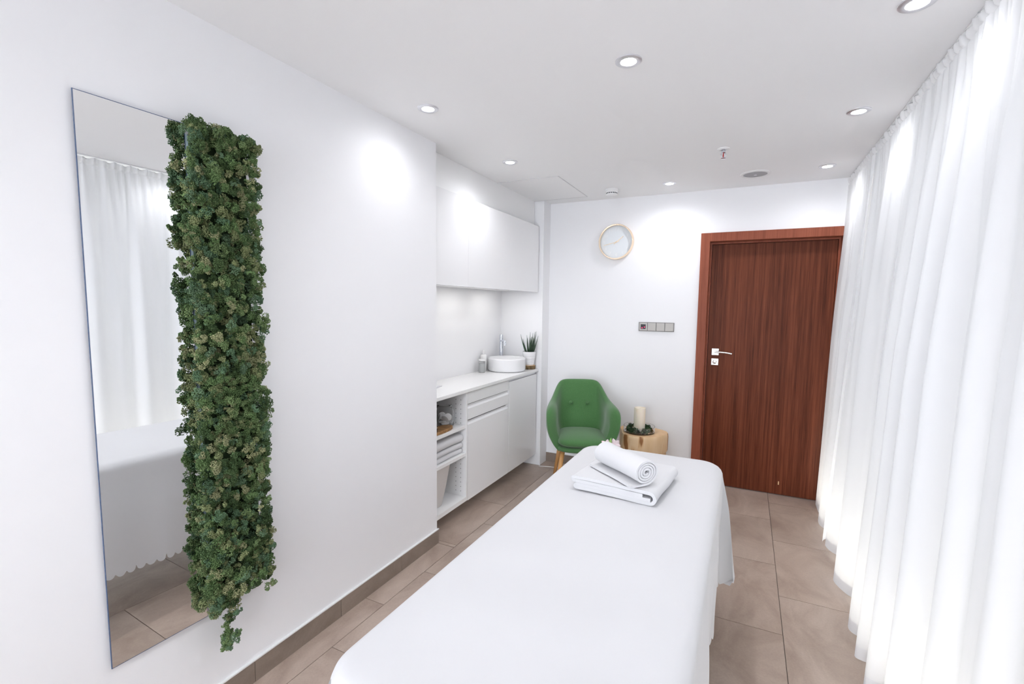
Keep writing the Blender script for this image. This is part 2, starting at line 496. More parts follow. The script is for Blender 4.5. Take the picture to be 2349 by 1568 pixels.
# ------------------------------------------------------------------ ceiling fittings
def downlight(x, y, label, group, power=1.0):
    e = empty('downlight', (x, y, H))
    tag(e, label, 'downlight', group)
    m = MB(); m.lathe([(.049, 0), (.049, -.004), (.044, -.007), (.030, -.006), (.028, -.002), (.028, 0)], 40, cap0=False, cap1=False)
    auto_smooth(m.build('trim_ring', M_trim, e))
    m = MB(); m.lathe([(.026, -.0010), (.026, -.0035), (.018, -.006)], 32)
    auto_smooth(m.build('lens', M_lens, e))
    l = bpy.data.lights.new('downlight_bulb', 'SPOT')
    l.energy = LAMP_W*power; l.color = LAMP_COL; l.spot_size = math.radians(172); l.spot_blend = 1.0; l.shadow_soft_size = .03
    lo = bpy.data.objects.new('downlight_bulb', l); col.objects.link(lo); lo.parent = e; lo.location = (0, 0, -.045)
    return e
GL = 'recessed ceiling downlights'
for (x, y, lab) in [
    (-.45, 1.874, 'large lit downlight nearest the middle of the ceiling, above the treatment bed'),
    (-1.407, 1.914, 'lit downlight in the ceiling beside the long white left wall'),
    (-1.428, 2.823, 'lit downlight in the ceiling in front of the white wall cabinets'),
    (.422, 2.779, 'lit downlight beside the curtain, middle one of its row'),
    (.42, 3.733, 'lit downlight beside the curtain nearest the door'),
    (-.57, 3.782, 'small lit downlight between the smoke detector and the round ceiling speaker'),
    (.415, 1.897, 'lit downlight cut by the top edge of the photo beside the curtain')]:
    downlight(x, y, lab, GL, .29 if x < -1 and y < 2.5 else .62 if x < -1 else .30 if y < 2 and x > .3 else .42 if x > .3 else .72 if y > 3 else 1.1)
for (y, where) in ((.95, 'just above the near end of the bed'), (0, 'right above the photographer'), (-.95, 'a step behind the photographer'), (-1.9, 'nearest the wall behind the photographer')):
    downlight(-.45, y, 'lit ceiling downlight out of the frame, '+where, GL, .75)

e = empty('sprinkler', (-.171, 3.103, H)); tag(e, 'small fire sprinkler with red bulb hanging from the ceiling', 'sprinkler')
m = MB(); m.lathe([(.034, 0), (.033, -.004), (.022, -.009), (.020, -.004)], 32, cap0=False); auto_smooth(m.build('escutcheon', M_white, e))
m = MB(); m.lathe([(.010, -.004), (.010, -.018), (.013, -.019), (.013, -.024), (.007, -.026)], 20); auto_smooth(m.build('body', M_chrome, e))
m = MB()
for s in (-1, 1): m.tube([(s*.010, 0, -.022), (s*.013, 0, -.036), (s*.004, 0, -.052)], .0022, 8)
m.build('yoke', M_chrome, e)
m = MB(); m.lathe([(.001, -.026), (.0032, -.030), (.0032, -.046), (.001, -.050)], 12); auto_smooth(m.build('bulb', M_sprred, e))
m = MB(); m.lathe([(.003, -.050), (.014, -.054), (.014, -.0555), (.003, -.056)], 20); auto_smooth(m.build('deflector', M_chrome, e))

e = empty('ceiling_speaker', (.003, 3.752, H)); tag(e, 'round ceiling speaker with grey grille and white rim', 'speaker')
m = MB(); m.lathe([(.098, 0), (.098, -.004), (.092, -.008), (.076, -.007), (.074, -.003)], 48, cap0=False, cap1=False); auto_smooth(m.build('rim', M_white, e))
m = MB(); m.lathe([(.0745, -.001), (.0745, -.006), (.05, -.008), (.012, -.009)], 48); auto_smooth(m.build('grille', M_grille, e))
m = MB(); m.lathe([(.010, -.008), (.010, -.011), (.006, -.012)], 16); auto_smooth(m.build('badge', M_trim, e))

e = empty('smoke_detector', (-1.013, 3.80, H)); tag(e, 'white smoke detector on the ceiling in front of the far wall', 'smoke detector')
m = MB(); m.lathe([(.052, 0), (.053, -.012), (.050, -.016)], 36); auto_smooth(m.build('base', M_white, e))
m = MB(); m.lathe([(.046, -.016), (.046, -.026), (.043, -.027), (.043, -.036), (.046, -.037), (.044, -.044), (.030, -.050)], 36); auto_smooth(m.build('head', M_white, e))
for k in range(18):
    a = 2*PI*k/18
    o = MB().box(-.0012, .0012, -.0042, .0042, -.0355, -.0275).build('vent_slot', M_hole, e)
    o.location = (.0425*math.cos(a), .0425*math.sin(a), 0); o.rotation_euler = (0, 0, a)

# ------------------------------------------------------------------ far wall fittings
clk = empty('wall_clock', (-1.041, D, 2.033)); tag(clk, 'round wall clock with pale dial and thin gold rim', 'clock')
clk.rotation_euler = (PI/2, 0, 0)       # local z points into the room
m = MB(); m.lathe([(.147, 0), (.150, .006), (.150, .040), (.147, .044), (.139, .044), (.138, .020)], 64, cap0=False, cap1=False); auto_smooth(m.build('rim', M_gold, clk))
m = MB(); m.lathe([(.140, .004), (.140, .012)], 64); m.build('dial', M_dial, clk)
for k in range(1, 13):
    cu = bpy.data.curves.new('numeral', 'FONT'); cu.body = str(k); cu.size = .034; cu.extrude = .001; cu.align_x = 'CENTER'; cu.align_y = 'CENTER'; cu.resolution_u = 2
    tmp = bpy.data.objects.new('numeral_curve', cu); col.objects.link(tmp)
    me = bpy.data.meshes.new_from_object(tmp.evaluated_get(bpy.context.evaluated_depsgraph_get()))
    bpy.data.objects.remove(tmp); bpy.data.curves.remove(cu)
    me.materials.clear(); me.materials.append(M_numer)
    o = bpy.data.objects.new('numeral', me); col.objects.link(o); o.parent = clk
    a = PI/2-2*PI*k/12; o.location = (.108*math.cos(a), .108*math.sin(a), .013)
def hand(name, ang, ln, w, z):
    m = MB(); m.box(-w, w, -.028, ln, 0, .0015)
    o = m.build(name, M_gold, clk); o.location = (0, 0, z); o.rotation_euler = (0, 0, -math.radians(ang))
hand('hour_hand', 52, .075, .0024, .017); hand('minute_hand', 256, .112, .0020, .020)
m = MB(); m.lathe([(.006, .012), (.006, .024), (.003, .025)], 16); m.build('pivot', M_gold, clk)

sw = empty('switch_panel', (-.682, D, 1.312)); tag(sw, 'four-gang beige light switch panel with red indicator lights', 'switch panel')
sw.rotation_euler = (PI/2, 0, 0)
MB().box(-.1455, .1455, -.038, .038, 0, .009).build('frame', M_switchf, sw, bevel=.002)
for k in range(4):
    x = -.1065+k*.071
    o = MB().box(-.0325, .0325, -.033, .033, .0095, .014).build('switch_rocker' if k else 'indicator_module', M_switch, sw, bevel=.0015)
    o.location = (x, 0, 0)
    if k == 0:
        MB().box(-.021, .021, -.020, .020, .0141, .0150).build('display', M_black, o)
        for dx, dz in ((-.009, -.010), (.011, -.004)):
            mm = MB(); mm.lathe([(.0045, .0145), (.0045, .0155), (.002, .0165)], 12); q = mm.build('indicator_light', M_red, o); q.location = (dx, dz, 0)

# ------------------------------------------------------------------ kitchen
XF = -1.702                  # front plane of the doors
CT = .905                    # worktop top
units = [(YC+.004, 2.757), (2.760, 3.388), (3.391, YE-.012)]
# wall cabinets
ulab = ['white wall cabinet nearest the mirror wall, partly behind the wall corner',
        'white glossy wall cabinet in the middle of the three above the worktop',
        'white glossy wall cabinet above the sink, nearest the far wall']
for (y0, y1), lab in zip(units, ulab):
    e = empty('wall_cabinet', (XB, (y0+y1)/2, 1.60)); tag(e, lab, 'cabinet', 'white wall cabinets')
    w2 = (y1-y0)/2+.0011; dp = XF-XB-.02
    m = MB(); m.box(0, dp, -w2, w2, .012, .555); m.build('body', M_carc, e)
    MB().box(dp+.001, dp+.020, -w2, w2, 0, .582).build('door', M_lacq, e, bevel=.0005, seg=1)
    MB().box(dp-.10, dp-.085, -w2, w2, .006, .0115).build('strip_housing', M_trim, e)
    l = bpy.data.lights.new('cabinet_fill_light', 'AREA'); l.shape = 'RECTANGLE'; l.size = .06; l.size_y = 1.1*w2; l.energy = UNDER_FILL_W*w2; l.color = (1, .98, .95)  # fill light added to brighten the alcove below the cabinets
    lo = bpy.data.objects.new('cabinet_fill_light', l); col.objects.link(lo); lo.parent = e; lo.location = (dp-.15, -w2*.3 if y1 > 3.5 else 0, .004)
# filler above wall cabinets
f = empty('cabinet_filler', (XB, (YC+YE)/2, 2.18)); tag(f, 'grey shadowed filler panel between the wall cabinets and ceiling', 'panel')
MB().box(0, XF-XB-.05, -(YE-YC)/2+.006, (YE-YC)/2-.006, -.02, H-2.18-.001).build('filler_board', M_carc, f)
# worktop
wt = MB().box(XB+.001, XF+.016, YC+.002, YE-.002, CT-.024, CT).build('worktop', M_count, bevel=.002)
tag(wt, 'long white worktop running through the alcove under the wall cabinets', 'worktop')
# open shelf unit
y0, y1 = units[0]
BZ = .108; TZ = CT-.026
e = empty('open_shelf_unit', (XB, y0, 0)); tag(e, 'white open shelf unit with jars and towels under the worktop', 'cabinet')
dp = XF-XB; wd = y1-y0
MB().box(0, dp, wd-.018, wd, BZ, TZ).build('side_panel', M_carc, e, bevel=.001)
MB().box(0, dp, 0, .018, BZ, TZ).build('side_panel', M_carc, e, bevel=.001)
MB().box(0, .008, .018, wd-.018, BZ, TZ).build('back_panel', M_carc, e)
MB().box(0, dp, .018, wd-.018, BZ, BZ+.030).build('bottom_panel', M_carc, e, bevel=.001)
SH1, SH2 = .650, .452
for z in (SH1, SH2):
    MB().box(.009, dp-.004, .0185, wd-.0185, z-.022, z).build('shelf', M_carc, e, bevel=.001)
hole = None
for xk in (dp-.045, dp-.085):
    for k in range(22):
        z = BZ+.065+k*.0325
        if z > TZ-.03 or any(abs(z-(s-.011)) < .02 for s in (SH1, SH2)): continue
        if hole is None:
            mm = MB(); mm.lathe([(.0026, 0), (.0026, .0006)], 8); hole = mm.build('peg_hole', M_hole, e); o = hole
        else:
            o = hole.copy(); col.objects.link(o); o.parent = e
        o.rotation_euler = (PI/2, 0, 0); o.location = (xk, wd-.018, z)
MB().box(.30, .33, wd-.030, wd-.019, SH2-.036, SH2-.0225).build('shelf_bracket', M_trim, e)
# drawer unit
y0, y1 = units[1]; wd = y1-y0
e = empty('drawer_cabinet', (XB, y0, 0)); tag(e, 'white base cabinet with two shallow drawers above a door', 'cabinet')
MB().box(0, dp-.020, 0, wd, BZ, TZ).build('body', M_carc, e)
FX0, FX1 = dp-.019, dp
def front(name, z0, z1, lip, par=None, y0_=.0015, y1_=None):
    y1_ = wd-.0015 if y1_ is None else y1_
    m = MB(); m.box(FX0, FX1, y0_, y1_, z0, z1-lip)
    o = m.build(name, M_lacq, par or e, bevel=.0012)
    if lip:   # recessed finger channel along the top edge
        mm = MB(); mm.box(FX0-.0, FX0+.006, y0_, y1_, z1-lip, z1-.004)
        mm.add([(FX0+.006, y0_, z1-lip), (FX1-.0015, y0_, z1-lip), (FX1-.0015, y1_, z1-lip), (FX0+.006, y1_, z1-lip),
                (FX0+.006, y0_, z1-lip+.012), (FX0+.006, y1_, z1-lip+.012)],
               [(0, 1, 2, 3), (1, 0, 4), (2, 5, 3), (1, 4, 5, 2), (0, 3, 5, 4)])
        mm.build('finger_groove', M_lacq, o)
    return o
front('drawer', .795, TZ-.004, 0)
front('drawer', .683, .792, .030)
front('door', BZ-.004, .679, .030)
MB().box(FX0-.004, FX1-.004, .010, wd-.055, .6775, .6826).build('painted_gap_shade', M_gap_shade, e)  # dark bars paint the shade into the gaps between the fronts
MB().box(FX0-.004, FX1-.006, .010, wd-.055, .7915, .7948).build('painted_gap_shade', M_gap_shade, e)
MB().box(FX0, FX1-.004, wd-.020, wd-.004, .652, .685).build('groove_cap', M_lacq, e, bevel=.001)
# sink cabinet
y0, y1 = units[2]; wd = y1-y0
e = empty('sink_cabinet', (XB, y0, 0)); tag(e, 'white glossy base cabinet with one plain door under the sink', 'cabinet')
MB().box(0, dp-.020, 0, wd, BZ, TZ).build('body', M_carc, e)
front('door', BZ-.004, TZ-.022, 0)
MB().box(FX0-.004, FX0+.004, .002, wd-.002, TZ-.020, TZ-.001).build('grip_rail', M_trim, e)
# plinth: recessed toe board
pl = MB().box(XB+.01, XF-.16, YC+.004, YE-.004, 0, BZ-.002).build('plinth', M_carc)
tag(pl, 'recessed white plinth board under the base cabinets', 'plinth')

# basin
SX, SY, SR = -1.885, 3.705, .168
m = MB(); m.lathe([(.150, 0), (.162, .006), (SR, .02), (SR, .108), (SR-.006, .115), (SR-.012, .112), (SR-.016, .09), (.12, .035), (.05, .022), (.02, .02)], 64)
o = auto_smooth(m.build('vessel_basin', M_ceram)); o.location = (SX, SY, CT); tag(o, 'round white vessel basin sitting on the worktop', 'basin')
# tap
e = empty('tap', (-2.022, 3.858, CT)); tag(e, 'tall chrome tap behind the round basin', 'tap')
m = MB(); m.lathe([(.030, 0), (.030, .006), (.018, .008)], 28); auto_smooth(m.build('base_plate', M_chrome, e))
m = MB(); m.lathe([(.0165, .006), (.0165, .255)], 28); auto_smooth(m.build('column', M_chrome, e))
m = MB(); m.lathe([(.0172, .257), (.0172, .302), (.015, .305)], 28); auto_smooth(m.build('lever_cap', M_chrome, e))
d = Vector((.75, -.66, 0)).normalized()
m = MB(); m.tube([d*.012+Vector((0, 0, .248)), d*.06+Vector((0, 0, .250)), d*.085+Vector((0, 0, .246)), d*.094+Vector((0, 0, .228)), d*.094+Vector((0, 0, .212))], .0115, 16)
auto_smooth(m.build('spout', M_chrome, e))
# soap bottles
e = empty('soap_dispenser', (-2.012, 3.487, CT)); tag(e, 'clear glass bottle of white soap with white lid left of the basin', 'bottle')
m = MB(); m.lathe([(.026, 0), (.028, .003), (.028, .092), (.022, .098)], 28); auto_smooth(m.build('glass_bottle', M_glass, e))
m = MB(); m.lathe([(.0245, .004), (.0245, .080)], 24); auto_smooth(m.build('soap', M_soap, e))
m = MB(); m.lathe([(.029, .098), (.029, .112), (.026, .114)], 28); auto_smooth(m.build('lid', M_white, e))
e = empty('pump_bottle', (-2.045, 3.572, CT)); tag(e, 'white plastic pump bottle behind the glass soap bottle', 'bottle')
m = MB(); m.lathe([(.027, 0), (.028, .004), (.028, .135), (.024, .142), (.014, .146)], 28); auto_smooth(m.build('body', M_white, e))
m = MB(); m.lathe([(.010, .146), (.012, .150), (.012, .180), (.010, .186)], 20); auto_smooth(m.build('pump_head', M_white, e))
# paper on the worktop
m = MB(); m.box(-.055, .055, -.13, .13, 0, .004)
o = m.build('tray', M_paper); o.location = (-1.93, 2.60, CT); o.rotation_euler = (0, 0, .2); tag(o, 'flat pale grey tray lying on the worktop beside the wall corner', 'tray')
# wood slice + plant
PX, PY = -1.757, 3.903
e = empty('wood_slice', (PX, PY, CT)); tag(e, 'small bark-edged wood slice under the potted plant', 'wood slice')
m = MB(); m.lathe([(.052, 0), (.0545, .003), (.0545, .032), (.0525, .0345)], 40, wob=lambda a, z: 1+.05*math.sin(3*a+.5)+.03*math.sin(7*a)); auto_smooth(m.build('bark', M_bark, e))
m = MB(); m.lathe([(.0515, .0345), (.050, .0358)], 40, wob=lambda a, z: 1+.05*math.sin(3*a+.5)+.03*math.sin(7*a)); m.build('cut_face', M_cut, e)
e = empty('potted_plant', (PX, PY, CT+.0358)); tag(e, 'spiky dark green plant in a ribbed white pot', 'potted plant')
prof = [(.040, 0), (.0425, .004)]
for k in range(7):
    z = .012+k*.014; r = .0435+z*.165
    prof += [(r, z), (r+.0012, z+.005), (r, z+.0115)]
prof += [(.0615, .118), (.0625, .124), (.058, .124), (.056, .112)]
m = MB(); m.lathe(prof, 40); auto_smooth(m.build('pot', M_ceram, e), .9)
m = MB(); m.lathe([(.0555, .105), (.0555, .114)], 28); m.build('soil', M_soil, e)
rp = random.Random(5)
for k in range(17):
    a = 2*PI*k/17*2.4; rad = .008+.032*((k*7) % 17)/17
    lean = .10+.95*rad/.04*.38+rp.uniform(-.05, .05)
    ln = rp.uniform(.12, .205)
    base = Vector((rad*math.cos(a), rad*math.sin(a), .112))
    pts = []; rr = []
    for j in range(7):
        t = j/6
        out = ln*t*math.sin(lean)*(1-.25*t)
        pts.append(base+Vector((math.cos(a)*out, math.sin(a)*out, ln*t*math.cos(lean*.8)))); rr.append(max(.0008, .0080*(1-t)**.8))
    m = MB(); m.tube(pts, rr, 7); m.build('leaf', M_leaf, e, smooth=True)

# contents of the open shelves
JX, JY = -1.83, 2.655
def jar(name, x, y, z, sc, label, pads):
    e = empty(name, (x, y, z)); tag(e, label, 'jar')
    pr = [(.060, .001), (.068, .008), (.069, .10), (.064, .118), (.052, .130), (.050, .136), (.056, .140), (.056, .146), (.053, .147),
          (.047, .137), (.047, .130), (.060, .115), (.065, .10), (.064, .012), (.055, .006)]
    m = MB(); m.lathe([(r*sc, q*sc) for r, q in pr], 40); auto_smooth(m.build('glass_body', M_glass, e), 1.2)
    if pads:
        rp = random.Random(3)
        for k, (px, py, pz, rx, ry) in enumerate([(.022, -.018, .020, .25, .1), (.0, -.012, .030, .1, -.25), (-.02, .02, .022, .2, .2), (.022, -.02, .052, 1.1, .3), (.006, .028, .052, 1.2, -.5),
                                     (-.022, -.020, .056, 1.0, .9), (.025, .012, .060, .3, 1.1), (-.012, -.004, .068, 1.3, .1), (-.03, .014, .060, .9, -.8)]):
            m = MB(); m.lathe([(.023, 0), (.0265, .002), (.0265, .006), (.023, .008)], 20)
            o = auto_smooth(m.build('cotton_pad', M_cotton, e)); o.location = (px, py, pz); o.rotation_euler = (rx, ry, k)
    return e
jar('glass_jar', JX, JY, SH1, 1.0, 'wide open glass jar of white cotton pads on the shelf', True)
e = jar('lidded_jar', JX-.06, JY-.155, SH1, 1.05, 'dark glass jar with lid behind the cotton pad jar', False)
m = MB(); m.lathe([(.050, .150), (.058, .152), (.058, .158), (.02, .165), (.012, .172), (.018, .186), (.012, .196)], 28); auto_smooth(m.build('lid', M_glass, e))
m = MB(); m.lathe([(.055, .014), (.058, .10)], 24); auto_smooth(m.build('contents', mat('dark_salts', (.06, .05, .05), .8), e))
e = empty('serving_board', (-1.765, 2.50, SH1)); tag(e, 'olive wood board with rounded end lying on the upper shelf', 'board')
poly = []
for k in range(28):
    a = 2*PI*k/28; c_, s_ = math.cos(a), math.sin(a)
    poly.append((.05*abs(c_)**.7*math.copysign(1, c_), .135*abs(s_)**.8*math.copysign(1, s_)))
MB().prism(poly, 0, .020).build('board_slab', M_olive, e, bevel=.003)
e = empty('black_bottle', (-1.742, 2.415, SH1+.0202)); tag(e, 'black bottle with gold band standing on the olive wood board', 'bottle')
m = MB(); m.lathe([(.022, 0), (.024, .003), (.024, .14), (.012, .160), (.012, .19)], 24); auto_smooth(m.build('body', M_bottle, e))
m = MB(); m.lathe([(.0245, .028), (.0245, .038)], 24, cap0=False, cap1=False); auto_smooth(m.build('gold_band', M_gold, e))
# stack of folded towels on the lower shelf
def folded(name, w, l, t, mat_, layers=2):
    """towel folded once: C-shaped section along x, extruded along y"""
    pts = []
    n = 10
    top = []
    P = []
    r = t/2
    outer = []
    for k in range(n+1):
        a = -PI/2+PI*k/n
        outer.append((w/2-r+r*math.cos(a), r+r*math.sin(a)))
    prof = [(-w/2, 0.0)]+[(-w/2+(w-r)*k/6, 0) for k in range(1, 6)]+outer+[(-w/2+(w-r)*k/6, t) for k in range(5, 0, -1)]+[(-w/2+.002, t-.002)]
    mid = [(-w/2+.002, r+.001), (-w/4, r+.0012), (0, r+.001), (w/2-r*1.1, r), (0, r-.001), (-w/4, r-.0012), (-w/2+.002, r-.001)]
    prof += mid
    N = 14; rows = []
    for j in range(N+1):
        y = -l/2+l*j/N
        e_ = 1-.04*(abs(y)/(l/2))**6
        rows.append([(x, y, z*e_+.0012*math.sin(9*x+21*y+3*z)) for x, z in prof])
    m = MB(); m.grid(rows, closed=True, flip=True)
    k = len(prof)
    m.f.append(tuple(range(k))); m.f.append(tuple(reversed(range(N*k, N*k+k)))); m.m += [0, 0]
    return auto_smooth(m.build(name, mat_), 1.0)
labs = ['lowest folded white towel on the lower shelf', 'middle folded white towel on the lower shelf', 'thick topmost folded white towel in the shelf stack']
z = SH2
for k, t in enumerate((.036, .036, .062)):
    o = folded('folded_towel', .27, .355, t, M_towel); o.location = (-1.862+.002*k, 2.548+.004*k, z+.0012); z += t+.0022
    tag(o, labs[k], 'towel', 'towels folded on the shelf')
# bin below
e = empty('waste_bin', (-1.845, 2.488, BZ+.030)); tag(e, 'pale tapered bin in the bottom shelf compartment', 'bin')
m = MB(); n = 36
def sq(r, a): c_, s_ = math.cos(a), math.sin(a); return (r*abs(c_)**.45*math.copysign(1, c_), r*abs(s_)**.45*math.copysign(1, s_))
rows = []
for (r, zz) in [(.075, 0), (.078, .003), (.100, .125), (.124, .281), (.127, .286), (.122, .286), (.098, .13), (.074, .008)]:
    rows.append([(*sq(r, 2*PI*k/n), zz) for k in range(n)])
m.grid(rows, closed=True); m.f.append(tuple(range((len(rows)-1)*n, len(rows)*n))); m.f.append(tuple(reversed(range(n)))); m.m += [0, 0]
auto_smooth(m.build('bin_body', M_bin, e), .9)

# ------------------------------------------------------------------ mirror and moss strip
MY0, MY1, MZ0, MZ1 = .660, .938, .382, 2.042
mi = MB()
mw, mh = (MY1-MY0), MZ1-MZ0
mi.box(.0025, .006, -mw/2, mw/2, 0, mh, 1)
mi.add([(.0062, -mw/2+.002, .002), (.0062, mw/2-.002, .002), (.0062, mw/2-.002, mh-.002), (.0062, -mw/2+.002, mh-.002)], [(0, 1, 2, 3)], 0)
mo = mi.build('wall_mirror', [M_mirror, M_medge]); mo.location = (-A+.012, (MY0+MY1)/2, MZ0); mo.rotation_euler = (0, 0, -.03)
tag(mo, 'tall narrow frameless mirror on the left wall beside the moss strip', 'mirror')
mp_ = empty('moss_wall_art', (-A, 1.045, .35)); tag(mp_, 'vertical strip of preserved green reindeer moss beside the mirror', 'moss panel')
MB().box(.001, .022, -.105, .082, .09, 1.66).build('backing_board', M_edge, mp_)
MB().box(.022, .034, -.098, .088, .10, 1.655).build('moss_light_block', M_mossb, mp_)  # added dark core, stops light passing through the moss
TUFT = []      # tufts that stick out of the outline: side, height, reach
for sd, zz, rc_ in ((1, 1.46, .022), (1, 1.34, .012), (1, 1.15, .010), (1, .97, .012), (1, .80, .026), (1, .58, .030), (1, .56, .018), (1, .44, .022), (1, .33, .012),
                    (-1, 1.50, .030), (-1, 1.36, .034), (-1, 1.33, .022), (-1, .80, .034), (-1, .62, .014), (-1, .40, .022), (-1, .36, .026)):
    for q_ in range(5):
        TUFT.append(((.094 if sd > 0 else -.114)+sd*rc_*q_/4, zz+.004*math.sin(q_*2.1), .060-.004*q_))
def make_moss(parent, y0, y1, z0, z1, x0, depth, n_clump, tail=True, floret=(.0022, .0042), R=(.014, .032), dens=150, seed=3):
    g = np.random.default_rng(seed)
    octa = np.array([[1, 0, 0], [-1, 0, 0], [0, 1, 0], [0, -1, 0], [0, 0, 1], [0, 0, -1]], float)
    of = np.array([[0, 2, 4], [2, 1, 4], [1, 3, 4], [3, 0, 4], [2, 0, 5], [1, 2, 5], [3, 1, 5], [0, 3, 5]])
    pal = np.array([[.052, .086, .036], [.078, .126, .050], [.110, .160, .068], [.150, .175, .082], [.215, .225, .120], [.066, .116, .064], [.092, .148, .084]])
    wts = np.array([.2, .22, .17, .15, .08, .1, .08])
    P, S, Cc = [], [], []
    for k in range(n_clump):
        edge = g.random()
        y = g.uniform(y0, y1)
        z = g.uniform(z0, z1)
        is_tail = False
        yt = (y-y0)/(y1-y0)
        lim = z0+.10+.10*max(0, yt-.15)
        if tail and z < lim:      # lower end slants up from a tail on the mirror side
            if k % 2 == 0 and z < z0+.10:
                is_tail = True; tz = g.random()
                y = y0+.050+.055*tz*g.random(); z = z0-.03+.21*tz**1.2
            else: z = lim+g.uniform(0, .12)
        r = g.uniform(*R)
        big = g.random() < .10
        x = x0+depth*(.20+.60*g.random())*(1.25 if big else 1)
        if k >= n_clump-len(TUFT):
            y, z, x = TUFT[n_clump-1-k]; r = .013
        elif is_tail: x = x0+depth*g.uniform(.1, .5); r *= .8
        elif edge < .20:
            y = g.choice([y0, y1])+g.uniform(-.012, .012)
            x = x0+depth*g.uniform(.05, .75)
        if k < n_clump-len(TUFT) and not is_tail and edge > .95: z = z1+g.uniform(-.02, .006)
        if k < n_clump-len(TUFT) and .90 < edge < .95: x = x0+depth*g.uniform(.9, 1.15)
        c = pal[g.choice(len(pal), p=wts/wts.sum())]*g.uniform(1.1, 1.8)
        nl = g.integers(5, 10)
        cen = np.array([x, y, z])
        for q in range(nl):
            d = g.normal(size=3); d[0] = abs(d[0])*.9; d /= np.linalg.norm(d)
            rl = r*g.uniform(.30, .55)
            lc = cen+d*r*g.uniform(.55, 1.0)
            nf = int(dens*(rl/.012)**1.6/ nl*4.2)+8
            v = g.normal(size=(nf, 3)); v /= np.linalg.norm(v, axis=1)[:, None]
            v[:, 0] = np.abs(v[:, 0])*np.where(g.random(nf) < .82, 1, -1)
            p = lc+v*rl*g.uniform(.72, 1.12, (nf, 1))
            P.append(p); S.append(g.uniform(*floret, nf))
            Cc.append(c*g.uniform(.75, 1.3, (nf, 1)))
    P = np.concatenate(P); S = np.concatenate(S); Cc = np.concatenate(Cc)
    keep = P[:, 0] > x0-.02
    P, S, Cc = P[keep], S[keep], Cc[keep]
    n = len(P)
    jit = g.uniform(.45, 1.5, (n, 6, 1))
    ax = g.normal(size=(n, 3, 3))
    q, _ = np.linalg.qr(ax)
    V = np.einsum('kj,nij->nki', octa, q)*jit*S[:, None, None]+P[:, None, :]
    Fc = (of[None]+(np.arange(n)*6)[:, None, None]).reshape(-1, 3)
    V = V.reshape(-1, 3)
    me = bpy.data.meshes.new('moss')
    me.vertices.add(len(V)); me.vertices.foreach_set('co', V.astype(np.float32).ravel())
    me.loops.add(Fc.size); me.loops.foreach_set('vertex_index', Fc.astype(np.int32).ravel())
    me.polygons.add(len(Fc)); me.polygons.foreach_set('loop_start', np.arange(0, Fc.size, 3, dtype=np.int32))
    me.update(calc_edges=True)
    at = me.color_attributes.new('tint', 'FLOAT_COLOR', 'POINT')
    cc = np.ones((len(V), 4), np.float32); cc[:, :3] = np.repeat(Cc, 6, 0)
    at.data.foreach_set('color', cc.ravel())
    me.materials.append(M_moss)
    o = bpy.data.objects.new('moss', me); col.objects.link(o); o.parent = parent
    o['kind'] = 'stuff'
    return o, n
mo_, nfl = make_moss(mp_, -.118, .098, -.07, 1.682, .024, .068, 1750, floret=(.0013, .0026), R=(.009, .022), dens=100)
print('moss florets', nfl)

# ------------------------------------------------------------------ curtain, track, LED strip
cr_y = [-4.50, -4.18, -3.86, -3.54, -3.22, -2.90, -2.58, -2.26, -1.94, -1.62, -1.30, -.98, -.66, -.34, -.02, .28, .58, .86, 1.13, 1.40, 1.66, 1.92, 2.11, 2.30, 2.47, 2.80, 3.27, 3.65, 3.93]
def curtain(name, ya, yb, label, seed, ov):
    g = random.Random(seed)
    n = int((yb-ya)/.0085); nz = 46
    ph = np.interp(np.linspace(ya, yb, n+1), cr_y, 2*PI*np.arange(len(cr_y)))
    a1, a2, a3 = [g.uniform(0, 6) for _ in range(3)]
    yy = np.linspace(ya, yb, n+1)
    zt = H-.012; zb = .022
    zs = [zb, zb+.012, zb+.05, zb+.052]+list(np.linspace(zb+.09, 2.02, 24))+list(np.linspace(2.06, H-.07, 9))+[H-.060, H-.055, H-.050, H-.044, H-.036, H-.027, H-.018, zt]
    amp_v = .75+.25*np.sin(yy*2.3+a1)+.25*np.sin(yy*5.1+a2)
    gather = yy*2*PI/.047+1.3*np.sin(yy*9+a3)+.8*np.sin(yy*23)
    rows = []
    for z in zs:
        t = (z-zb)/(zt-zb)
        low = 1-t
        base = .612-.075*low**.8+ov
        wlow = min(1, low*2.2)**.8
        s = np.sin(ph)
        shape = -(np.sign(s)*np.abs(s)**.8)             # broad fronts
        x = base+(.058*amp_v*shape)*wlow*(.55+.45*low)
        x += .016*np.sin(ph*2+a2+.6*np.sin(yy*3))*(.25+.75*math.exp(-((t-.6)/.3)**2))*wlow
        x += .010*np.sin(ph*3.1+a1)*max(0, 1-abs(t-.8)/.25)
        gt = max(0, (t-.80)/.20)
        x += .017*np.sin(gather)*gt**1.5
        if z > H-.05: x += -.010*np.sin((z-(H-.05))/.04*PI/2)*(.5+.9*np.abs(np.sin(gather*.5+1)))
        if abs(z-(H-.052)) < .006: x += .006
        dz = (.008*np.sin(gather*.5+a1)-.004) if z >= zt-.001 else 0*yy
        if z < zb+.06: dz = dz+.007*np.sin(ph+a2)+.006
        yo = yy+.014*np.cos(ph*1+a3)*wlow*low
        rows.append([(float(x[i]), float(yo[i]), float(z+dz[i])) for i in range(n+1)])
    m = MB()
    m.grid(rows)
    nq = n
    mi_ = []
    for j in range(len(zs)-1): mi_ += [1 if j < 3 else 0]*nq
    m.m = mi_
    o = m.build(name, [M_curt, M_hem], smooth=True)
    tag(o, label, 'curtain', 'sheer curtains along the right side')
    return o
curtain('sheer_curtain', 3.372, 4.085, 'narrow sheer white curtain panel beside the door', 1, .0)
curtain('sheer_curtain', 2.602, 3.362, 'sheer white curtain panel between the door panel and the long near one', 2, .006)
